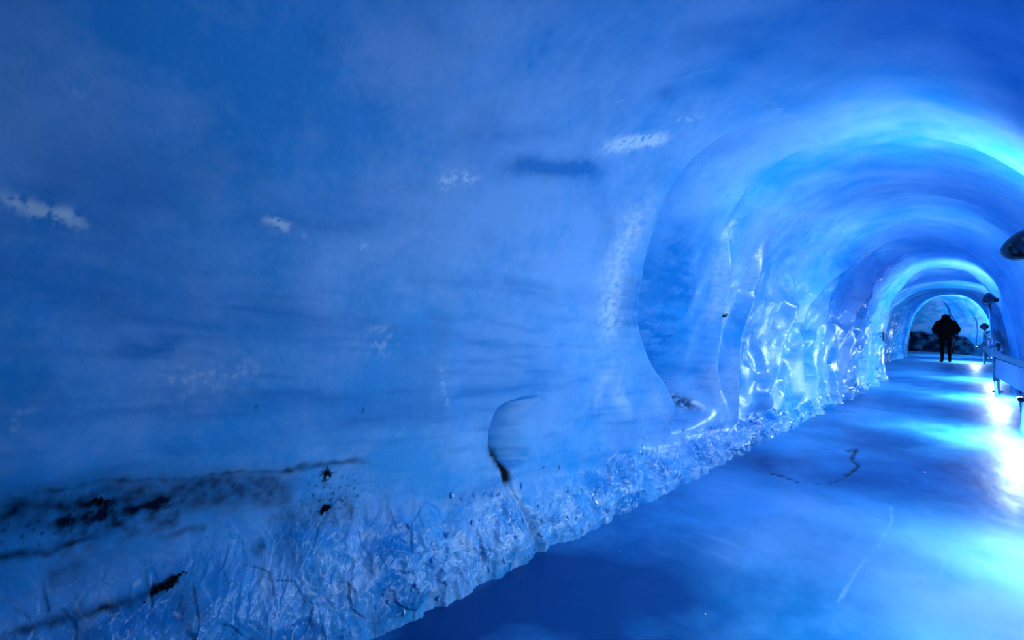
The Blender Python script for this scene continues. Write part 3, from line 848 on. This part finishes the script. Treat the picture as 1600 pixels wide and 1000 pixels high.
# ------------------------------------------------------------------ person far down the tunnel
def person():
    f = on_level(1478, 566.5, 0)
    root = tag(empty('person', (f.x, f.y, 0), math.radians(12)), 'person in a bulky black jacket and dark trousers walking on the ice floor', 'person')
    def skin(nm, verts, edges, mat, rootv=0, sub=2):
        me = bpy.data.meshes.new(nm)
        me.from_pydata([v[:3] for v in verts], edges, [])
        o = obj(nm, me, mat, root)
        md = o.modifiers.new('Skin', 'SKIN'); md.use_smooth_shade = True
        lay = me.skin_vertices[0].data
        for i, v in enumerate(verts):
            r = v[3]
            lay[i].radius = r if isinstance(r, tuple) else (r, r)
            lay[i].use_root = i == rootv
        sb = o.modifiers.new('Sub', 'SUBSURF'); sb.levels = sub; sb.render_levels = sub
        return o
    # facing +Y locally: x right, y forward
    B = [(0, 0, .93, (.17, .13)), (0, 0, 1.12, (.17, .13)), (0, .0, 1.30, (.20, .13)), (0, -.01, 1.44, (.12, .09)), (0, 0, 1.52, .06), (0, .02, 1.60, .09), (0, .02, 1.68, .085)]
    E = [(0, 1), (1, 2), (2, 3), (3, 4), (4, 5), (5, 6)]
    for sx in (-1, 1):
        k = len(B)
        fwd = .10 * sx
        B += [(sx * .10, 0, .86, .095), (sx * .105, fwd * .6, .50, .065), (sx * .11, fwd, .12, .048), (sx * .115, fwd + .02, .055, .045), (sx * .13, fwd + .17, .035, .04)]
        E += [(0, k), (k, k + 1), (k + 1, k + 2), (k + 2, k + 3), (k + 3, k + 4)]
        k = len(B)
        B += [(sx * .20, 0, 1.40, .075), (sx * .30, -.03, 1.14, .06), (sx * .24, .16, 1.02, .045), (sx * .205, .22, 1.00, .03)]
        E += [(3, k), (k, k + 1), (k + 1, k + 2), (k + 2, k + 3)]
        h = len(B) - 1
        for j in range(4):
            k = len(B)
            B += [(sx * (.19 - .0 * j), .26, 1.02 - .017 * j, .010), (sx * .165, .285, 1.018 - .017 * j, .009), (sx * .145, .275, 1.016 - .017 * j, .008)]
            E += [(h, k), (k, k + 1), (k + 1, k + 2)]
        k = len(B)
        B += [(sx * .185, .225, 1.035, .011), (sx * .165, .25, 1.045, .009)]
        E += [(h, k), (k, k + 1)]
    skin('body', B, E, M_CLOTH)
    # bulky jacket, hood up
    J = [(0, 0, .86, (.24, .18)), (0, 0, 1.00, (.25, .19)), (0, -.01, 1.20, (.25, .20)), (0, -.02, 1.38, (.22, .17)), (0, -.02, 1.50, (.13, .12)), (0, 0, 1.62, (.135, .14)), (0, 0, 1.70, (.10, .11))]
    JE = [(i, i + 1) for i in range(6)]
    for sx in (-1, 1):
        k = len(J)
        J += [(sx * .20, -.01, 1.39, .11), (sx * .31, -.03, 1.14, .09), (sx * .25, .14, 1.03, .065)]
        JE += [(3, k), (k, k + 1), (k + 1, k + 2)]
    skin('jacket', J, JE, M_CLOTH)
    # a rucksack on the back
    bm = bmesh.new(); box(bm, (0.03, -.27, 1.22), (.34, .20, .46), None, .06)
    obj('rucksack', bm_mesh('rucksack', bm), M_CLOTH, root)
    # face in the hood
    bm = bmesh.new()
    bmesh.ops.create_uvsphere(bm, u_segments=16, v_segments=12, radius=.075, matrix=Matrix.Translation((0, .075, 1.62)) @ Matrix.Diagonal((.85, .8, 1.2, 1)))
    box(bm, (0, .142, 1.615), (.022, .03, .04), None, .006)
    obj('face', bm_mesh('face', bm), M_SKIN, root)
    return root
person()

# ------------------------------------------------------------------ small things on the wall and floor
# black rod standing against the ribbed wall
s0, v0 = seen(1376, 533); p0, n0 = surf(s0, v0)
rod = tag(empty('marker_rod', p0), 'thin black rod fixed upright to the ribbed ice wall', 'rod')
bm = bmesh.new(); tube(bm, [n0 * .04 + Vector((0, 0, -.02)), n0 * .04 + Vector((0, 0, .32))], .017, 8); obj('shaft', bm_mesh('shaft', bm), M_BLACK, rod)
bm = bmesh.new(); tube(bm, [n0 * -.05 + Vector((0, 0, .1)), n0 * .04 + Vector((0, 0, .1))], .01, 8); obj('pin', bm_mesh('pin', bm), M_BLACK, rod)
# small black fixing in the alcove wall
s0, v0 = seen(1131, 493); p0, n0 = surf(s0, v0)
fx_ = tag(empty('wall_hook', p0), 'small black hook screwed into the ice beside the alcove', 'hook')
bm = bmesh.new(); tube(bm, [n0 * -.03, n0 * .03, n0 * .035 + Vector((0, 0, .03))], .008, 8); obj('hook', bm_mesh('hook', bm), M_BLACK, fx_)
bm = bmesh.new(); box(bm, n0 * .006, (.025, .025, .03), None, .003); obj('plate', bm_mesh('plate', bm), M_BLACK, fx_)

# clots of black grit melting out of the wall
def grit(px, py, n, spread_s, spread_v, r0, label, tilt=0.0, seed=0):
    rn = random.Random(seed)
    s0, v0 = seen(px, py)
    p0, n0 = surf(s0, v0)
    bm = bmesh.new()
    for k in range(n):
        a = rn.gauss(-.1, .5); b = rn.gauss(0, .5) * max(.12, .8 - abs(a + .15)) + .35 * math.sin(a * 5 + seed)
        ds_ = a * spread_s; dv_ = b * spread_v + a * spread_s * tilt
        p, nn = surf(s0 + ds_, v0 + dv_)
        r = r0 * rn.uniform(.35, 1.0) * (1.2 - min(1, math.hypot(a, b)) * .6)
        mm = Matrix.Translation(p - p0 + nn * r * .2) @ Matrix.Rotation(rn.uniform(0, 6), 4, Vector((rn.random(), rn.random(), rn.random() + .1)).normalized()) @ Matrix.Diagonal((r, r * rn.uniform(.6, 1), r * rn.uniform(.5, .9), 1))
        bmesh.ops.create_icosphere(bm, subdivisions=1, radius=1, matrix=mm)
    o = obj('grit_clot', bm_mesh('grit_clot', bm, False), M_ROCK)
    o.location = p0
    tag(o, label, 'grit', 'clots of black grit in the ice wall', 'stuff')
grit(511, 742, 40, .02, .035, .009, 'hooked upright clot of black grit in the smooth ice below the strata', 0, 1)
grit(509, 797, 36, .03, .02, .008, 'ragged black grit clot with stray grains below the hooked one', .3, 2)
grit(156, 785, 36, .04, .012, .008, 'flat smear of black grit on the dark band of the ice wall', -.1, 3)
grit(262, 915, 55, .05, .02, .011, 'long black grit clot at the top of a dark crack in the bank', .45, 4)

# crumbs of ice lying on the floor
for (px, py), r, lab in (((1445, 739), .014, 'white ice crumb lying alone beside the dark floor cracks'), ((1449, 754), .006, 'tiny ice crumb just in front of the larger crumb'), ((968, 862), .007, 'small ice crumb on the dark floor below the bank'), ((1175, 832), .006, 'small ice crumb on the pale floor patch'), ((1102, 960), .005, 'small ice crumb on the darkest floor patch'), ((1240, 672), .010, 'ice crumb fallen near the wall foot behind the cracks')):
    q = on_level(px, py, 0)
    o = bpy.data.objects.new('ice_crumb', chunk_meshes[int(px) % 8].copy()); COL.objects.link(o)
    o.data.materials.clear(); o.data.materials.append(plain('white_ice', (.75, .86, .97), .3))
    o.location = (q.x, q.y, r * .5); o.scale = (r * 1.2, r, r * .8)
    tag(o, lab, 'ice crumb', 'ice crumbs on the floor')
